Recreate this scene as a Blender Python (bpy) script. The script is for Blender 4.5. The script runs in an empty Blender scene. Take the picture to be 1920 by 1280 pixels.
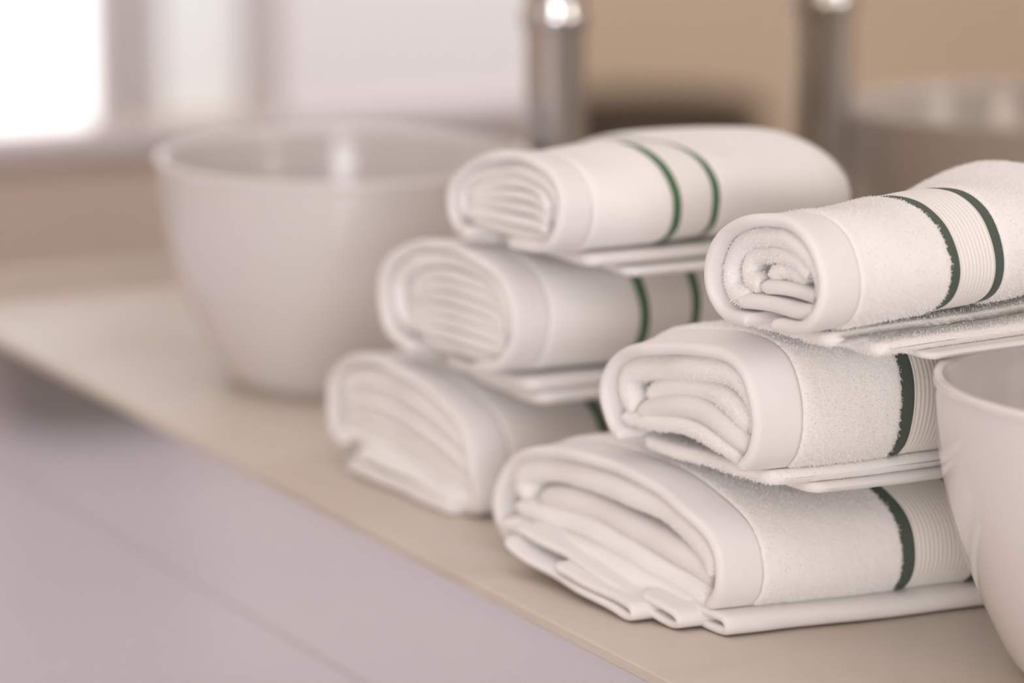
import bpy, bmesh, math, random
import numpy as np
from mathutils import Vector, Matrix
random.seed(7)
rng = np.random.default_rng(7)
SC = bpy.context.scene
COL = SC.collection
D = math.radians

# ------------------------------------------------------------------ camera
CAMH = 1.67
yaw = math.atan(0.5088)
pitch = math.atan(1510 / 7500)
cam_d = bpy.data.cameras.new('camera')
cam = bpy.data.objects.new('camera', cam_d)
COL.objects.link(cam)
cam.location = (0, 0, CAMH)
fwd = Vector((math.sin(yaw) * math.cos(pitch), math.cos(yaw) * math.cos(pitch), -math.sin(pitch)))
cam.rotation_euler = fwd.to_track_quat('-Z', 'Y').to_euler()
cam_d.sensor_width = 36
cam_d.lens = 36 * 7500 / 1920
cam_d.clip_start = 0.05
cam_d.dof.use_dof = True
cam_d.dof.focus_distance = 2.985
cam_d.dof.aperture_fstop = 2.15
SC.camera = cam

# ------------------------------------------------------------------ world, light, exposure
w = bpy.data.worlds.new('world'); SC.world = w; w.use_nodes = True
w.node_tree.nodes['Background'].inputs[0].default_value = (0.93, 0.96, 1.0, 1)
w.node_tree.nodes['Background'].inputs[1].default_value = 1.0
SC.view_settings.view_transform = 'Standard'
SC.view_settings.look = 'None'
SC.view_settings.gamma = 1.0
SC.view_settings.exposure = 0.15
SC.view_settings.use_curve_mapping = False
SC.cycles.max_bounces = 8
SC.cycles.diffuse_bounces = 5


def area(name, loc, target, sx, sy, power, col):
    d = bpy.data.lights.new(name, 'AREA')
    d.shape = 'RECTANGLE'; d.size = sx; d.size_y = sy
    d.energy = power; d.color = col
    o = bpy.data.objects.new(name, d); COL.objects.link(o)
    o.location = loc
    o.rotation_euler = (Vector(target) - Vector(loc)).to_track_quat('-Z', 'Y').to_euler()
    return o


area('ceiling_fill_light', (0.6, 3.2, 2.57), (0.6, 3.2, 0), 3.2, 4.0, 22, (1.0, 0.985, 0.965))  # added soft overhead panel, out of view; the ceiling has no opening
area('left_fill_light', (-1.75, 2.6, 1.5), (1.6, 2.8, 0.9), 1.8, 1.4, 3, (0.97, 0.97, 1.0))  # weak added fill from the left; no window in that wall
area('front_key_light', (0.1, -1.4, 1.25), (1.6, 3.0, 0.95), 2.6, 1.6, 104, (1.0, 0.985, 0.975))  # added broad light behind the camera; the front wall is solid
area('back_fill_light', (0.0, 6.2, 2.55), (-0.3, 7.2, 0), 2.6, 1.6, 62, (1.0, 0.985, 0.97))  # unseen panel added to brighten the back wall and floor
al = area('alcove_fill_light', (3.3, 5.1, 2.57), (3.1, 6.0, 0.9), 1.8, 0.6, 21, (1.0, 0.985, 0.97))  # unseen panel added to brighten the window wall
al.data.spread = D(95)

# ------------------------------------------------------------------ materials


def mat(name, col, rough=0.6, metal=0.0, spec=0.5, sheen=0.0, var=None, vscale=4.0, bump=None, emit=None, coat=0.0, detail=3):
    m = bpy.data.materials.new(name); m.use_nodes = True
    nt = m.node_tree; N = nt.nodes; L = nt.links
    b = N['Principled BSDF']
    b.inputs['Base Color'].default_value = (*col, 1)
    b.inputs['Roughness'].default_value = rough
    b.inputs['Metallic'].default_value = metal
    b.inputs['Specular IOR Level'].default_value = spec
    b.inputs['Sheen Weight'].default_value = sheen
    b.inputs['Coat Weight'].default_value = coat
    tc = N.new('ShaderNodeTexCoord')
    if var:
        n = N.new('ShaderNodeTexNoise'); n.inputs['Scale'].default_value = vscale; n.inputs['Detail'].default_value = detail
        n.inputs['Distortion'].default_value = 0.6
        L.new(tc.outputs['Object'], n.inputs['Vector'])
        r = N.new('ShaderNodeValToRGB')
        r.color_ramp.elements[0].position = 0.35; r.color_ramp.elements[0].color = (*col, 1)
        r.color_ramp.elements[1].position = 0.68; r.color_ramp.elements[1].color = (*var, 1)
        L.new(n.outputs['Fac'], r.inputs['Fac']); L.new(r.outputs['Color'], b.inputs['Base Color'])
    if bump:
        n2 = N.new('ShaderNodeTexNoise'); n2.inputs['Scale'].default_value = bump[0]; n2.inputs['Detail'].default_value = 2
        L.new(tc.outputs['Object'], n2.inputs['Vector'])
        bp = N.new('ShaderNodeBump'); bp.inputs['Strength'].default_value = bump[1]; bp.inputs['Distance'].default_value = bump[2]
        L.new(n2.outputs['Fac'], bp.inputs['Height']); L.new(bp.outputs['Normal'], b.inputs['Normal'])
    if emit:
        b.inputs['Emission Color'].default_value = (*emit[0], 1); b.inputs['Emission Strength'].default_value = emit[1]
    return m


M_TERRY = mat('white_terry', (0.90, 0.875, 0.855), 0.95, spec=0.1, sheen=0.2, bump=(480, 0.38, 0.0012))
M_HEM = mat('woven_white_hem', (0.84, 0.81, 0.795), 0.8, spec=0.15, sheen=0.1, bump=(900, 0.15, 0.0004))
M_RIB = mat('ribbed_cream_border', (0.84, 0.805, 0.765), 0.8, spec=0.15, sheen=0.1, bump=(900, 0.2, 0.0004))
M_GREEN = mat('dark_green_stripe', (0.088, 0.112, 0.09), 0.85, spec=0.15, sheen=0.1, bump=(1200, 0.4, 0.0005))
M_GREEN2 = mat('mid_green_stripe', (0.08, 0.17, 0.085), 0.85, spec=0.15, sheen=0.1, bump=(1200, 0.4, 0.0005))
M_CERAMIC = mat('white_glazed_ceramic', (0.71, 0.67, 0.655), 0.12, spec=0.5, coat=0.3)
M_CHROME = mat('polished_chrome', (0.66, 0.66, 0.68), 0.13, metal=1.0)
M_STONE = mat('cream_stone_top', (0.60, 0.52, 0.44), 0.4, spec=0.2, var=(0.68, 0.615, 0.545), vscale=5.0, bump=(60, 0.05, 0.002), detail=6)
M_LACQ = mat('gloss_greige_lacquer', (0.73, 0.71, 0.725), 0.06, metal=0.7, spec=0.6, coat=0.5)
M_GAP = mat('cabinet_carcass', (0.5, 0.47, 0.46), 0.6)
M_FLOOR = mat('pale_lavender_tile', (0.60, 0.565, 0.64), 0.25, spec=0.5, var=(0.64, 0.61, 0.67), vscale=1.5)
M_BEIGE = mat('beige_plaster', (0.60, 0.50, 0.40), 0.8, spec=0.2, var=(0.64, 0.535, 0.435), vscale=1.2)
M_WAIN = mat('beige_wainscot', (0.47, 0.375, 0.30), 0.55, spec=0.3, var=(0.50, 0.395, 0.31), vscale=2)
M_WHITE = mat('white_paint', (0.80, 0.755, 0.75), 0.8, spec=0.2)
M_FRAME = mat('window_frame_paint', (0.62, 0.56, 0.55), 0.6, spec=0.3)
M_MIRROR = mat('warm_mirror', (0.80, 0.755, 0.68), 0.03, metal=1.0)
M_GLOW = mat('bright_daylight_pane', (0.9, 0.9, 0.95), 0.5, emit=((0.93, 0.97, 1.0), 1.2))
M_SHEER = mat('frosted_daylight_pane', (0.8, 0.8, 0.79), 0.5, emit=((0.9, 0.92, 0.88), 0.12))
M_WOOD = mat('dark_brown_wicker', (0.07, 0.05, 0.035), 0.7, bump=(120, 0.5, 0.004))
M_DARK = mat('dark_drain', (0.08, 0.08, 0.08), 0.3, metal=0.8)

# ------------------------------------------------------------------ mesh helpers


def tag(o, label=None, cat=None, group=None, kind=None):
    if label: o['label'] = label
    if cat: o['category'] = cat
    if group: o['group'] = group
    if kind: o['kind'] = kind
    return o


def empty(name, loc):
    o = bpy.data.objects.new(name, None); COL.objects.link(o); o.location = loc
    o.empty_display_size = 0.05
    return o


def mesh_obj(name, verts, faces, m, parent=None, smooth=True, loc=None):
    me = bpy.data.meshes.new(name)
    me.from_pydata([tuple(v) for v in verts], [], [tuple(f) for f in faces])
    me.update()
    if smooth:
        me.polygons.foreach_set('use_smooth', [True] * len(me.polygons))
    me.materials.append(m)
    o = bpy.data.objects.new(name, me); COL.objects.link(o)
    if parent is not None: o.parent = parent
    if loc is not None: o.location = loc
    return o


def box(name, x0, x1, y0, y1, z0, z1, m, parent=None, bevel=0.0, loc=None):
    bm = bmesh.new()
    bmesh.ops.create_cube(bm, size=1)
    for v in bm.verts:
        v.co = Vector(((x0 + x1) / 2 + v.co.x * (x1 - x0), (y0 + y1) / 2 + v.co.y * (y1 - y0), (z0 + z1) / 2 + v.co.z * (z1 - z0)))
    if bevel:
        bmesh.ops.bevel(bm, geom=list(bm.edges), offset=bevel, segments=3, profile=0.6, affect='EDGES')
    me = bpy.data.meshes.new(name); bm.to_mesh(me); bm.free()
    me.materials.append(m)
    o = bpy.data.objects.new(name, me); COL.objects.link(o)
    if parent is not None: o.parent = parent
    if loc is not None: o.location = loc
    return o


def lathe(name, prof, m, parent=None, n=96, close=False, loc=None):
    vs = []; fs = []
    k = len(prof)
    for i in range(n):
        a = 2 * math.pi * i / n
        for r, z in prof: vs.append((r * math.cos(a), r * math.sin(a), z))
    for i in range(n):
        j = (i + 1) % n
        for q in range(k - 1):
            fs.append((i * k + q, j * k + q, j * k + q + 1, i * k + q + 1))
    return mesh_obj(name, vs, fs, m, parent, loc=loc)


def smooth_profile(pts, n=8):
    P = [np.array(p, float) for p in pts]
    P = [2 * P[0] - P[1]] + P + [2 * P[-1] - P[-2]]
    out = []
    for i in range(1, len(P) - 2):
        for t in np.linspace(0, 1, n, endpoint=False):
            a, b, c, d = P[i - 1], P[i], P[i + 1], P[i + 2]
            out.append(0.5 * (2 * b + (c - a) * t + (2 * a - 5 * b + 4 * c - d) * t * t + (3 * b - a - 3 * c + d) * t ** 3))
    out.append(P[-2])
    return out


def resample(pts, step):
    P = np.array(smooth_profile(pts, 10))
    seg = np.linalg.norm(np.diff(P, axis=0), axis=1)
    s = np.concatenate([[0], np.cumsum(seg)])
    n = max(6, int(s[-1] / step) + 1)
    t = np.linspace(0, s[-1], n)
    return np.stack([np.interp(t, s, P[:, k]) for k in range(P.shape[1])], 1), t


def tube(name, pts, r, m, parent=None, n=20):
    P, _ = resample(pts, 0.01)
    vs = []; fs = []
    T = np.gradient(P, axis=0)
    up = np.array([0.13, 0.97, 0.2])
    for i, p in enumerate(P):
        t = T[i] / np.linalg.norm(T[i]); a = np.cross(t, up); a /= np.linalg.norm(a); b = np.cross(t, a)
        for k in range(n):
            an = 2 * math.pi * k / n
            vs.append(p + r * (math.cos(an) * a + math.sin(an) * b))
    for i in range(len(P) - 1):
        for k in range(n):
            q = (k + 1) % n
            fs.append((i * n + k, i * n + q, (i + 1) * n + q, (i + 1) * n + k))
    fs.append(tuple(range(n))); fs.append(tuple((len(P) - 1) * n + k for k in reversed(range(n))))
    return mesh_obj(name, vs, fs, m, parent)


# ------------------------------------------------------------------ room
CT = 0.85                     # counter top height
EDGE = 1.379                  # counter front edge (x)
WALLX = 2.010                 # mirror face
WALL_END = 3.86
FARY = 6.0
BACKY = 7.6
ST = dict(kind='structure')


def struct(o): o['kind'] = 'structure'; return o


struct(box('floor', -2.0, 4.6, -1.6, BACKY + 0.2, -0.1, 0.0, M_FLOOR))
struct(box('ceiling', -2.0, 4.6, -1.6, BACKY + 0.2, 2.6, 2.7, M_WHITE))
struct(box('wall_left', -2.0, -1.8, -1.6, BACKY, 0, 2.6, M_BEIGE))
struct(box('wall_front', -1.8, 4.4, -1.6, -1.5, 0, 2.6, M_WHITE))
struct(box('wall_right', 2.015, 2.115, -1.5, WALL_END, 0, 2.6, M_WHITE))
struct(box('wall_alcove', 4.4, 4.6, -1.5, FARY, 0, 2.6, M_WHITE))
struct(box('wall_back', -1.8, 1.9, BACKY, BACKY + 0.2, 0, 2.6, M_BEIGE))
struct(box('wall_return', 1.8, 1.9, FARY, BACKY, 0, 2.6, M_BEIGE))
# window wall: pieces around the openings
SILL = 0.735
W1 = (2.02, 2.315); W2 = (2.43, 2.585)
box_w = []
struct(box('wall_back_window', 1.9, 4.4, FARY, FARY + 0.2, 0, SILL, M_WAIN))
struct(box('wall_back_pier', 2.63, 4.4, FARY, FARY + 0.2, SILL, 2.6, M_WHITE))
struct(box('wall_back_lintel', 1.9, 2.63, FARY, FARY + 0.2, 2.1, 2.6, M_WHITE))
struct(box('trim_1', 1.9, 4.4, FARY - 0.02, FARY, SILL - 0.035, SILL, M_FRAME, bevel=0.004))


def window(name, x0, x1, m):
    t = struct(empty(name, ((x0 + x1) / 2, FARY + 0.06, SILL)))
    ox, oy, oz = t.location
    box('window_pane', x0 - ox, x1 - ox, 0.0, 0.01, 0.0, 2.1 - SILL, m, t)
    for a, b in ((x0 - 0.05, x0), (x1, x1 + 0.05)):
        box('window_frame', a - ox, b - ox, -0.03, 0.04, 0, 2.1 - SILL, M_FRAME, t, bevel=0.004)
    return t


window('window_1', *W1, M_GLOW)
window('window_2', *W2, M_SHEER)

# ------------------------------------------------------------------ mirror
mi = empty('wall_mirror', (WALLX, 2.0, CT + 0.02))
box('mirror_glass', 0, 0.005, -2.2, WALL_END - 2.0, 0.0, 1.3, M_MIRROR, mi)
tag(mi, 'large warm toned frameless mirror on the wall behind the counter', 'mirror')

# ------------------------------------------------------------------ vanity and counter
van = empty('vanity_cabinet', (EDGE + 0.012, 2.0, 0))
box('cabinet_body', 0.012, WALLX - EDGE - 0.012, -1.6, 2.14, 0.0, CT - 0.01, M_GAP, van)
ys = [-1.6, -0.6, 0.4, 2.14]
box('drawer_front', 0.0, 0.012, -1.6, 2.14, CT - 0.1475, CT - 0.0105, M_LACQ, van, bevel=0.0004)
box('door_panel', 0.0, 0.012, -1.6, 2.14, 0.06, CT - 0.1482, M_LACQ, van, bevel=0.0004)
tag(van, 'glossy pale greige vanity cabinet under the stone counter', 'cabinet')
ctr = box('counter', 0, WALLX - EDGE - 0.002, -1.62, 2.15, -0.01, 0.0, M_STONE, None, bevel=0.0025, loc=(EDGE, 2.0, CT))
ctr.name = 'stone_counter'
tag(ctr, 'long cream stone countertop carrying the bowls and towels', 'countertop')
ups = box('counter_upstand', 0, WALLX - EDGE - 0.002, 0, 0.015, 0, 0.02, M_STONE, None, bevel=0.002, loc=(EDGE, 4.13, CT))
tag(ups, 'low stone upstand along the far end of the counter', 'upstand')

# wicker basket in the room, seen as a reflection in the vanity front
bk = lathe('wicker_basket', smooth_profile([(0.001, 0.0), (0.16, 0.0), (0.19, 0.25), (0.225, 0.5), (0.215, 0.5), (0.18, 0.25), (0.15, 0.02), (0.001, 0.02)], 6), M_WOOD, loc=(0.08, 7.1, 0.0))
tag(bk, 'dark brown wicker basket on the floor away from the vanity', 'basket')

# ------------------------------------------------------------------ bowls
BOWL = [(0.001, 0.0), (0.100, 0.0), (0.112, 0.003), (0.123, 0.012), (0.138, 0.038), (0.153, 0.070), (0.168, 0.110), (0.178, 0.150), (0.1825, 0.185),
        (0.1840, 0.205), (0.1855, 0.211), (0.1845, 0.2145), (0.1815, 0.2158), (0.1775, 0.2145), (0.1750, 0.209), (0.173, 0.19),
        (0.166, 0.150), (0.150, 0.100), (0.125, 0.060), (0.08, 0.038), (0.04, 0.027), (0.001, 0.025)]


def bowl(loc, label, sc=1.0):
    t = empty('vessel_sink', loc)
    prof = [(r * sc, z * sc * 1.045) for r, z in BOWL]
    prof = [tuple(p) for p in smooth_profile(prof, 5)]
    lathe('basin', prof, M_CERAMIC, t, n=128)
    lathe('drain', [(0.001, 0.0285 * sc), (0.02, 0.0285 * sc), (0.023, 0.027 * sc), (0.023, 0.024 * sc)], M_CHROME, t, n=40)
    tag(t, label, 'sink')
    return t


bowl((1.6177, 3.5417, CT), 'white round vessel sink beyond both towel stacks, at the window end')
bowl((1.720, 2.300, CT), 'white round vessel sink in the right foreground beside the nearer towels')

# ------------------------------------------------------------------ faucet
fa = empty('vessel_faucet', (1.852, 3.545, CT))
lathe('base_ring', [(0.001, 0), (0.040, 0), (0.041, 0.004), (0.038, 0.009), (0.033, 0.010)], M_CHROME, fa, 48)
lathe('column', smooth_profile([(0.031, 0.008), (0.0315, 0.03), (0.0315, 0.2), (0.0315, 0.332), (0.0345, 0.338), (0.0355, 0.347), (0.0345, 0.356), (0.0315, 0.362), (0.0315, 0.455), (0.030, 0.468), (0.024, 0.472), (0.001, 0.473)], 6), M_CHROME, fa, 64)
tube('spout', [(-0.02, 0, 0.440), (-0.06, 0, 0.446), (-0.13, 0, 0.444), (-0.165, 0, 0.432), (-0.17, 0, 0.418)], 0.014, M_CHROME, fa)
lathe('handle_cap', [(0.001, 0.500), (0.027, 0.499), (0.031, 0.492), (0.031, 0.477), (0.024, 0.474)], M_CHROME, fa, 48)
tube('lever', [(0, 0, 0.487), (-0.04, 0, 0.495), (-0.09, 0, 0.51)], 0.005, M_CHROME, fa)
tag(fa, 'tall polished chrome faucet standing behind the far vessel sink', 'faucet')

# ------------------------------------------------------------------ towels


def smoothstep(x, a, b):
    t = np.clip((x - a) / (b - a), 0, 1)
    return t * t * (3 - 2 * t)


def layers(top, bot, n, s0=0.006, kinds='tth'):
    # thin cloth layers stacked between an upper and a lower guide line
    N = 9
    def rs(p):
        P, _ = resample(p, 0.004)
        t = np.linspace(0, len(P) - 1, N)
        return np.stack([np.interp(t, np.arange(len(P)), P[:, k]) for k in (0, 1)], 1)
    A, B = rs(top), rs(bot)
    gap = np.linalg.norm(A - B, axis=1).mean() / max(1, n - 1)
    out = []
    for i in range(n):
        f = i / (n - 1)
        P = A * (1 - f) + B * f
        out.append(([tuple(q) for q in P], s0 + float(rng.uniform(-0.002, 0.004)), gap * 0.56, kinds[i % len(kinds)]))
    return out


class Towel:
    """cross sections live in (u, z): u runs along the counter away from the camera, s runs along the towel to the wall"""

    def __init__(self, origin, beta, alpha, L, wrap, rise=0.0, ext=0.0, fuzz=0, sag=0.0, tuck=0.0, rs=(0.05, 0.2), bulge=0.008, lift=0.0):
        self.o = np.array(origin, float)
        b = D(beta); a = D(alpha)
        self.U = np.array([math.cos(b), math.sin(b), 0]); self.A = np.array([math.cos(a), math.sin(a), 0])
        self.L = L
        W = np.array(wrap)
        self.u0, self.u1 = W[:, 0].min(), W[:, 0].max(); self.z0, self.z1 = W[:, 1].min(), W[:, 1].max()
        self.c = np.array([(self.u0 + self.u1) / 2, (self.z0 + self.z1) / 2])
        self.rise, self.ext, self.fuzz, self.sag, self.tuck, self.rs = rise, ext, fuzz, sag, tuck, rs
        self.bulge = bulge; self.lift = lift
        self.ph = rng.uniform(0, 6.28, 8)

    def warp(self, u, z, s, dome=True):
        u = u.copy(); z = z.copy()
        hz = np.clip((z - self.z0) / (self.z1 - self.z0), 0, 1.2)
        t = np.clip((u - self.u0) / (self.u1 - self.u0), 0, 1)
        k = smoothstep(s, *self.rs)
        z = z + self.rise * k * hz * t ** 1.5
        u = u + self.ext * k * t
        z = z - self.sag * hz * np.sin(np.clip(s / self.L, 0, 1) * math.pi)
        u = u + self.tuck * k * (1 - t)
        z = z + self.bulge * smoothstep(s, -0.005, 0.05) * hz ** 1.5
        u = u + self.bulge * 0.5 * smoothstep(s, 0.0, 0.05) * (t * 2 - 1)
        # gentle lumps of soft cloth
        p = self.ph
        z = z + hz * 0.0016 * np.sin(s * 46 + u * 30 + p[0]) * smoothstep(s, 0.02, 0.06)
        u = u + 0.0016 * np.sin(s * 38 + z * 60 + p[1]) * smoothstep(s, 0.02, 0.06)
        if dome:
            z = z + self.lift * np.clip(s, 0, None)
            r = 0.045
            q = np.clip((s - (self.L - r)) / r, 0, 1)
            f = np.clip(1 - q ** 2.6, 0, 1) ** (1 / 2.6)
            fz = 0.25 + 0.75 * f
            u = self.c[0] + self.ext * t * 0 + (u - self.c[0]) * (0.72 + 0.28 * f)
            z = self.z0 + 0.3 * (self.z1 - self.z0) + (z - self.z0 - 0.3 * (self.z1 - self.z0)) * fz
        return u, z

    def world(self, u, z, s, dome=True):
        uu, zz = self.warp(u, z, s, dome)
        P = uu[..., None] * self.U + s[..., None] * self.A
        P[..., 2] += zz
        return P

    def sheet(self, name, path, s0, s1, h, m, parent, step=0.003, sstep=0.004, round0=False, round1=False, rib=False,
              jag=0.0, jag1=0.0, fluff=0.0, wave=0.0, tufts=0, dome=True, edge_puff=0.0, hb=None, corner=0.0):
        P, t = resample(path, step)
        T = np.gradient(P, axis=0); T /= np.linalg.norm(T, axis=1)[:, None] + 1e-12
        Nn = np.stack([T[:, 1], -T[:, 0]], 1)
        tot = t[-1]
        e = np.minimum(t, tot - t)
        hh = np.full(len(t), h)
        if hb is not None: hh = h * (1 + hb * np.sin(np.linspace(0, math.pi, len(t))))
        hp = hh * np.sqrt(np.clip(1 - (1 - np.clip(e / h, 0, 1)) ** 2, 0.0, 1)) + 1e-5
        prof = []
        ns = max(2, int((s1 - s0) / sstep) + 1)
        a0 = s0 + (h if round0 else 0); a1 = s1 - (h if round1 else 0)
        ss = np.linspace(a0, a1, ns)
        for s in ss: prof.append((1.0, s))
        if round1:
            for an in np.linspace(0, math.pi, 8)[1:-1]: prof.append((math.cos(an), a1 + h * math.sin(an)))
        for s in ss[::-1]: prof.append((-1.0, s))
        if round0:
            for an in np.linspace(0, math.pi, 8)[1:-1]: prof.append((-math.cos(an), a0 - h * math.sin(an)))
        prof = np.array(prof)
        O, S = prof[:, 0], prof[:, 1]
        K = len(prof)
        o = O[None, :] * hp[:, None]
        s = np.repeat(S[None, :], len(t), 0).copy()
        if rib:
            o = o + np.sign(O)[None, :] * 0.00055 * np.sin((s - s0) * 2 * math.pi / 0.0036)
        if edge_puff:
            d = np.minimum(s - s0, s1 - s)
            o = o - np.sign(O)[None, :] * edge_puff * np.clip(1 - d / 0.004, 0, 1) ** 2
        if fluff:
            o = o + np.sign(O)[None, :] * rng.uniform(-fluff, fluff, o.shape)
        if jag: s = s + (np.abs(s - s0) < 1e-6) * np.repeat(rng.uniform(-jag, jag, len(t))[:, None], K, 1)
        if jag1: s = s + (np.abs(s - s1) < 1e-6) * np.repeat(rng.uniform(-jag1, jag1, len(t))[:, None], K, 1)
        if wave:
            s = s + (wave * np.sin(t * 37 + self.ph[2]) + wave * 0.6 * np.sin(t * 83 + self.ph[3]))[:, None] * np.clip(1 - (s - s0) / 0.05, 0, 1)
        if corner:
            ce = corner * (1 - np.sqrt(np.clip(1 - (1 - np.clip(e / corner, 0, 1)) ** 2, 0, 1)))
            s = s + ce[:, None] * np.clip(1 - (s - s0) / (s1 - s0), 0, 1)
        u = P[:, 0][:, None] + o * Nn[:, 0][:, None]
        z = P[:, 1][:, None] + o * Nn[:, 1][:, None]
        Wd = self.world(u, z, s, dome)
        n, k = len(t), K
        V = Wd.reshape(-1, 3)
        idx = np.arange(n * k).reshape(n, k)
        A = idx[:-1, :]; B = idx[1:, :]
        F = np.stack([A, np.roll(A, -1, 1), np.roll(B, -1, 1), B], -1).reshape(-1, 4)
        faces = [tuple(f) for f in F.tolist()]
        faces.append(tuple(idx[0].tolist())[::-1]); faces.append(tuple(idx[-1].tolist()))
        verts = V.tolist()
        if tufts:
            base = len(verts)
            G = Wd
            i = rng.integers(0, n - 1, tufts); j = rng.integers(0, k - 1, tufts)
            fa_, fb_ = rng.random(tufts), rng.random(tufts)
            p00, p10, p01 = G[i, j], G[i + 1, j], G[i, j + 1]
            e1, e2 = p10 - p00, p01 - p00
            nn = np.cross(e2, e1); ln = np.linalg.norm(nn, axis=1)[:, None] + 1e-12; nn = nn / ln
            cen = np.stack([Nn[i, 0] * O[j], Nn[i, 1] * O[j]], 1)
            outv = cen[:, 0:1] * self.U + np.array([[0, 0, 1.0]]) * cen[:, 1:2]
            sg = np.sign((nn * outv).sum(1))[:, None]; sg[sg == 0] = 1
            nn = nn * sg
            pt = p00 + e1 * fa_[:, None] + e2 * fb_[:, None]
            rd = rng.normal(0, 1, (tufts, 3)); rd /= np.linalg.norm(rd, axis=1)[:, None]
            dirv = nn * 0.8 + rd * 0.6; dirv[:, 2] -= 0.1
            ln2 = rng.uniform(0.0007, 0.0016, tufts)[:, None]
            side = np.cross(dirv, rng.normal(0, 1, (tufts, 3))); side /= np.linalg.norm(side, axis=1)[:, None] + 1e-12
            wv = 0.00028
            q = np.stack([pt - side * wv - nn * 0.0004, pt + side * wv - nn * 0.0004, pt + dirv * ln2 + side * wv * 0.7, pt + dirv * ln2 - side * wv * 0.7], 1).reshape(-1, 3)
            verts += q.tolist()
            faces += [(base + 4 * a, base + 4 * a + 1, base + 4 * a + 2, base + 4 * a + 3) for a in range(tufts)]
        return mesh_obj(name, verts, faces, m, parent)


def build_towel(name_loc, beta, alpha, L, wrap, inner, tails, stripes, label, group, green, hem=0.037, fuzz=0, skew=0.0, hz=0.0048, **kw):
    origin = np.array(name_loc, float)
    root = empty('folded_towel', tuple(origin))
    T = Towel((0, 0, 0), beta, alpha, L, wrap, **kw)
    fine = fuzz > 0
    st = 0.0022 if fine else 0.004
    s1, s2, sw = stripes
    tf = fuzz
    T.sheet('woven_hem', wrap, 0.0, hem, hz, M_HEM, root, step=st, sstep=0.003, round0=True, wave=0.0016)
    T.sheet('terry_panel', wrap, hem - 0.0005, s1, hz + 0.0013, M_TERRY, root, step=st, sstep=st, jag1=0.0012 if fine else 0.0003,
            fluff=0.0003 if fine else 0, tufts=int(tf * 1.0), edge_puff=0.0016)
    g1 = T.sheet('green_stripe', wrap, s1 - 0.0015, s1 + sw, hz + 0.0002, green, root, step=st, sstep=0.002, jag1=0.0003)
    T.sheet('ribbed_border', wrap, s1 + sw - 0.0003, s2, hz + 0.0002, M_RIB, root, step=st, sstep=0.0007, rib=True)
    g2 = T.sheet('green_stripe', wrap, s2, s2 + sw, hz + 0.0002, green, root, step=st, sstep=0.002)
    g1['label'] = g2['label'] = 'dark green woven stripe'
    T.sheet('terry_panel', wrap, s2 + sw, L, hz + 0.0016, M_TERRY, root, step=st, sstep=0.003, fluff=0.0003 if fine else 0,
            tufts=int(tf * 0.9), edge_puff=0.002)
    for k, (pth, s0, h, kind) in enumerate(inner):
        T.sheet('inner_fold', pth, s0, L - 0.025, h, M_HEM if kind == 'h' else M_TERRY, root, step=st, sstep=0.006 if not fine else 0.004, round0=True,
                wave=0.0014, fluff=0.0003 if (fine and kind == 't') else 0, tufts=int(tf * 0.45) if kind == 't' else 0)
    for k, (pth, s0, s1_, h, kind) in enumerate(tails):
        T.sheet('bottom_layer', pth, s0, min(s1_, L), h, M_HEM if kind == 'h' else M_TERRY, root, step=st, sstep=0.005, round0=True, round1=True,
                wave=0.0015, corner=0.014, tufts=int(tf * 0.3) if kind == 't' else 0, dome=False, fluff=0.0002 if fine and kind == 't' else 0)
    tag(root, label, 'towel', group)
    return root


PA = (1.4677, 2.5534, CT)
PB = (1.4652, 2.9546, CT)
GA = 'nearer stack of three folded towels'
GB = 'farther stack of three folded towels'

# --- nearer stack, bottom
build_towel(PA, 95, -4, 0.315,
    wrap=[(0.292, 0.012), (0.309, 0.028), (0.309, 0.052), (0.292, 0.076), (0.259, 0.091), (0.211, 0.1), (0.17, 0.103), (0.104, 0.101),
          (0.055, 0.093), (0.018, 0.082), (0.0, 0.068), (-0.007, 0.048), (-0.004, 0.033), (0.008, 0.020)],
    inner=[([(0.275, 0.050), (0.288, 0.062), (0.262, 0.077), (0.2, 0.084), (0.14, 0.084), (0.09, 0.081), (0.045, 0.070), (0.018, 0.056), (0.010, 0.042)], 0.006, 0.0122, 't'),
           ([(0.262, 0.052), (0.22, 0.058), (0.17, 0.057), (0.11, 0.052), (0.06, 0.046), (0.020, 0.036)], 0.011, 0.0106, 'h'),
           ([(0.292, 0.040), (0.265, 0.038), (0.21, 0.041), (0.15, 0.038), (0.09, 0.031), (0.04, 0.024), (0.018, 0.020)], 0.007, 0.0095, 't'),
           ([(0.295, 0.024), (0.25, 0.024), (0.2, 0.026), (0.14, 0.024), (0.08, 0.017), (0.03, 0.011)], -0.004, 0.0080, 't')],
    tails=[([(0.245, 0.026), (0.21, 0.018), (0.15, 0.011), (0.08, 0.0065), (0.058, 0.0045), (0.050, 0.008), (0.055, 0.0125), (0.07, 0.0135), (0.12, 0.016), (0.17, 0.021)], -0.034, 0.03, 0.0030, 'h'),
           ([(0.25, 0.034), (0.16, 0.025), (0.10, 0.017), (0.055, 0.009), (0.028, 0.0045), (0.016, 0.007), (0.018, 0.012), (0.032, 0.0155), (0.07, 0.019)], -0.020, 0.03, 0.0030, 'h'),
           ([(0.13, 0.008), (0.05, 0.006), (0.005, 0.0045), (-0.012, 0.0055), (-0.014, 0.0105), (-0.006, 0.0145), (0.03, 0.015), (0.10, 0.015)], 0.004, 0.31, 0.0034, 'h'),
           ([(0.29, 0.009), (0.20, 0.009), (0.10, 0.009), (0.02, 0.009)], 0.0, 0.31, 0.0055, 't')],
    stripes=(0.158, 0.222, 0.0105), label='largest folded white towel, lying on the counter at the bottom of the nearer stack', group=GA,
    green=M_GREEN, fuzz=50000, rise=0.0, sag=0.002, bulge=0.003)

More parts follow.
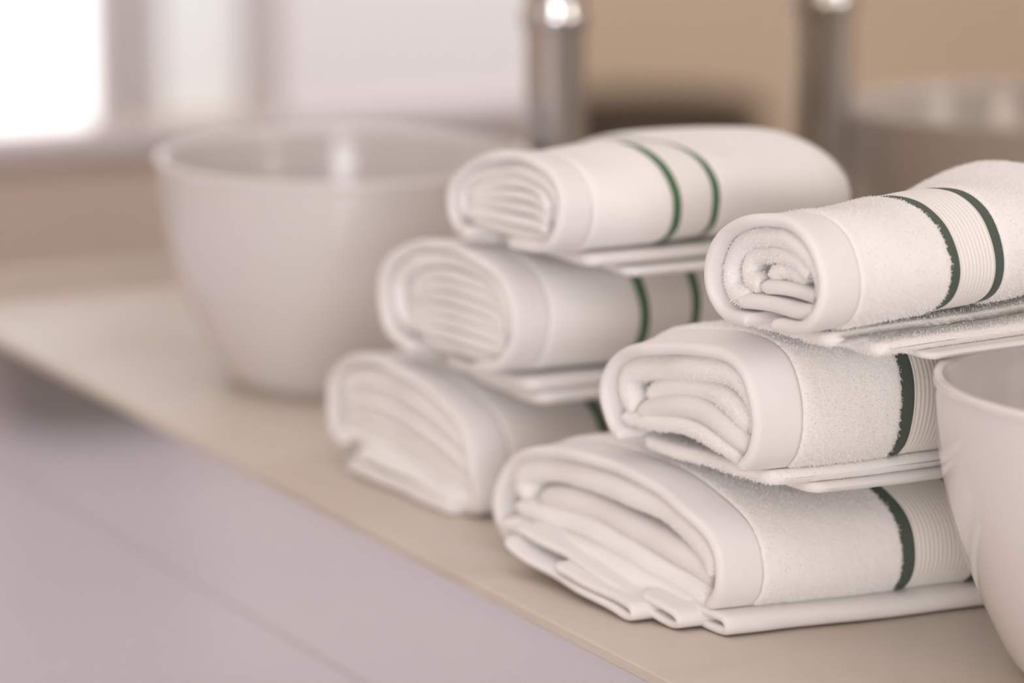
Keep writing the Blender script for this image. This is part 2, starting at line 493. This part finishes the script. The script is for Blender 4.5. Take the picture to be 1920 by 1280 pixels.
# --- nearer stack, middle
build_towel(PA, 94, 0, 0.235,
    wrap=[(0.130, 0.128), (0.147, 0.136), (0.158, 0.158), (0.15, 0.180), (0.123, 0.197), (0.077, 0.208), (0.026, 0.216), (-0.01, 0.217),
          (-0.038, 0.210), (-0.052, 0.194), (-0.056, 0.172), (-0.050, 0.151), (-0.036, 0.137)],
    inner=[([(0.125, 0.150), (0.140, 0.163), (0.13, 0.180), (0.08, 0.192), (0.03, 0.200), (-0.008, 0.201), (-0.030, 0.192), (-0.039, 0.175), (-0.036, 0.162)], 0.007, 0.0112, 't'),
           ([(0.112, 0.164), (0.08, 0.176), (0.04, 0.182), (0.0, 0.177), (-0.030, 0.164)], 0.012, 0.0098, 't'),
           ([(0.118, 0.150), (0.085, 0.160), (0.05, 0.165), (0.01, 0.161), (-0.034, 0.150)], 0.008, 0.0088, 'h'),
           ([(0.140, 0.142), (0.10, 0.145), (0.06, 0.150), (0.01, 0.147), (-0.025, 0.139)], 0.008, 0.0066, 't')],
    tails=[([(0.13, 0.1245), (0.08, 0.1245), (0.02, 0.128), (-0.03, 0.129), (-0.048, 0.129)], 0.018, 0.27, 0.0058, 't'),
           ([(0.03, 0.116), (-0.01, 0.119), (-0.035, 0.119), (-0.052, 0.119)], 0.050, 0.27, 0.0040, 'h')],
    stripes=(0.124, 0.180, 0.0105), label='folded white towel in the middle of the nearer stack, partly behind the sink', group=GA,
    green=M_GREEN, fuzz=42000, rise=0.0, sag=0.0, bulge=0.009)

# --- nearer stack, top
build_towel(PA, 92, 8, 0.30,
    wrap=[(-0.048, 0.251), (-0.010, 0.250), (0.009, 0.263), (0.010, 0.284), (-0.004, 0.306), (-0.031, 0.321), (-0.061, 0.329), (-0.097, 0.331),
          (-0.125, 0.322), (-0.140, 0.305), (-0.144, 0.286), (-0.135, 0.268), (-0.113, 0.257), (-0.077, 0.253)],
    inner=[([(-0.035, 0.262), (-0.008, 0.268), (-0.005, 0.287), (-0.022, 0.305), (-0.05, 0.315), (-0.09, 0.318), (-0.117, 0.308), (-0.129, 0.292), (-0.128, 0.280)], 0.007, 0.0080, 't'),
           ([(-0.045, 0.274), (-0.025, 0.280), (-0.030, 0.296), (-0.06, 0.303), (-0.09, 0.303), (-0.112, 0.293)], 0.012, 0.0082, 't'),
           ([(-0.055, 0.286), (-0.075, 0.292), (-0.10, 0.289)], 0.015, 0.0072, 't'),
           ([(-0.050, 0.276), (-0.08, 0.279), (-0.120, 0.279)], 0.011, 0.0055, 'h'),
           ([(-0.025, 0.262), (-0.06, 0.265), (-0.10, 0.266), (-0.126, 0.270)], 0.006, 0.0058, 'h')],
    tails=[([(-0.01, 0.2435), (-0.05, 0.244), (-0.09, 0.245), (-0.122, 0.246)], 0.026, 0.30, 0.0052, 't'),
           ([(-0.070, 0.2378), (-0.09, 0.2375), (-0.138, 0.2375)], 0.058, 0.30, 0.0050, 't'),
           ([(-0.095, 0.2305), (-0.105, 0.2305), (-0.12, 0.2300), (-0.150, 0.2295)], 0.100, 0.30, 0.0026, 'h')],
    stripes=(0.122, 0.166, 0.0085), label='rolled white towel on top of the nearer stack, showing both stripes and the ribbed border', group=GA,
    green=M_GREEN, fuzz=42000, rise=0.012, ext=0.07, rs=(0.125, 0.32), bulge=-0.004, lift=0.03)

# --- farther stack, bottom
build_towel(PB, 93, -4, 0.30,
    wrap=[(0.235, 0.022), (0.258, 0.028), (0.264, 0.052), (0.259, 0.080), (0.227, 0.099), (0.177, 0.108), (0.127, 0.105), (0.079, 0.097),
          (0.032, 0.083), (0.009, 0.062), (0.0, 0.036), (0.0, 0.016), (0.010, 0.006)],
    inner=layers([(0.250, 0.074), (0.235, 0.086), (0.18, 0.096), (0.12, 0.093), (0.07, 0.084), (0.03, 0.070), (0.012, 0.054)], [(0.250, 0.030), (0.235, 0.030), (0.17, 0.028), (0.11, 0.022), (0.05, 0.014), (0.012, 0.010)], 8),
    tails=[([(0.215, 0.008), (0.17, 0.007), (0.1, 0.006), (0.02, 0.006)], -0.010, 0.29, 0.0058, 'h'),
           ([(0.205, 0.020), (0.15, 0.020), (0.09, 0.017), (0.02, 0.0145)], -0.006, 0.29, 0.0055, 't')],
    stripes=(0.125, 0.172, 0.008), label='folded white towel lying on the counter at the bottom of the farther stack', group=GB, green=M_GREEN2, rise=0.0, hem=0.036, bulge=-0.002)

# --- farther stack, middle
build_towel(PB, 93, -2, 0.29,
    wrap=[(0.117, 0.128), (0.153, 0.140), (0.166, 0.166), (0.155, 0.195), (0.116, 0.218), (0.059, 0.229), (0.004, 0.228), (-0.041, 0.217),
          (-0.060, 0.2), (-0.065, 0.181), (-0.057, 0.160), (-0.037, 0.142), (0.0, 0.134)],
    inner=[([(0.120, 0.146), (0.146, 0.158), (0.146, 0.186), (0.110, 0.207), (0.058, 0.217), (0.004, 0.216), (-0.036, 0.206), (-0.052, 0.188), (-0.050, 0.168)], 0.005, 0.0075, 't')] +
    layers([(0.128, 0.172), (0.12, 0.188), (0.08, 0.201), (0.03, 0.204), (-0.015, 0.199), (-0.038, 0.182)], [(0.125, 0.146), (0.08, 0.140), (0.03, 0.142), (-0.02, 0.143), (-0.040, 0.148)], 7),
    tails=[([(0.10, 0.122), (0.04, 0.123), (-0.03, 0.124), (-0.052, 0.125)], 0.022, 0.28, 0.0062, 'h'),
           ([(0.08, 0.114), (0.02, 0.113), (-0.03, 0.112), (-0.055, 0.113)], 0.034, 0.28, 0.0052, 'h')],
    stripes=(0.120, 0.168, 0.008), label='folded white towel in the middle of the farther stack', group=GB, green=M_GREEN2, hem=0.034, rise=0.0, bulge=-0.003)

# --- farther stack, top
build_towel(PB, 92, 0, 0.285,
    wrap=[(0.005, 0.247), (0.032, 0.249), (0.044, 0.264), (0.037, 0.286), (0.003, 0.306), (-0.043, 0.319), (-0.088, 0.323), (-0.123, 0.316),
          (-0.141, 0.302), (-0.146, 0.286), (-0.138, 0.266), (-0.115, 0.254), (-0.06, 0.249)],
    inner=[([(0.020, 0.260), (0.031, 0.272), (0.020, 0.289), (-0.02, 0.303), (-0.07, 0.311), (-0.112, 0.307), (-0.132, 0.291), (-0.130, 0.276)], 0.005, 0.0065, 't')] +
    layers([(0.014, 0.279), (-0.02, 0.293), (-0.07, 0.300), (-0.105, 0.296), (-0.120, 0.284)], [(0.018, 0.258), (-0.03, 0.257), (-0.08, 0.258), (-0.120, 0.263)], 5),
    tails=[([(0.03, 0.2412), (-0.04, 0.2412), (-0.10, 0.242), (-0.140, 0.243)], 0.035, 0.285, 0.0052, 'h'),
           ([(-0.062, 0.2345), (-0.08, 0.234), (-0.13, 0.232), (-0.150, 0.232)], 0.065, 0.285, 0.0036, 'h')],
    stripes=(0.106, 0.142, 0.007), label='rolled white towel on top of the farther stack, in front of the faucet', group=GB, green=M_GREEN2, hem=0.030,
    rise=0.003, ext=0.08, rs=(0.05, 0.18), bulge=-0.004)
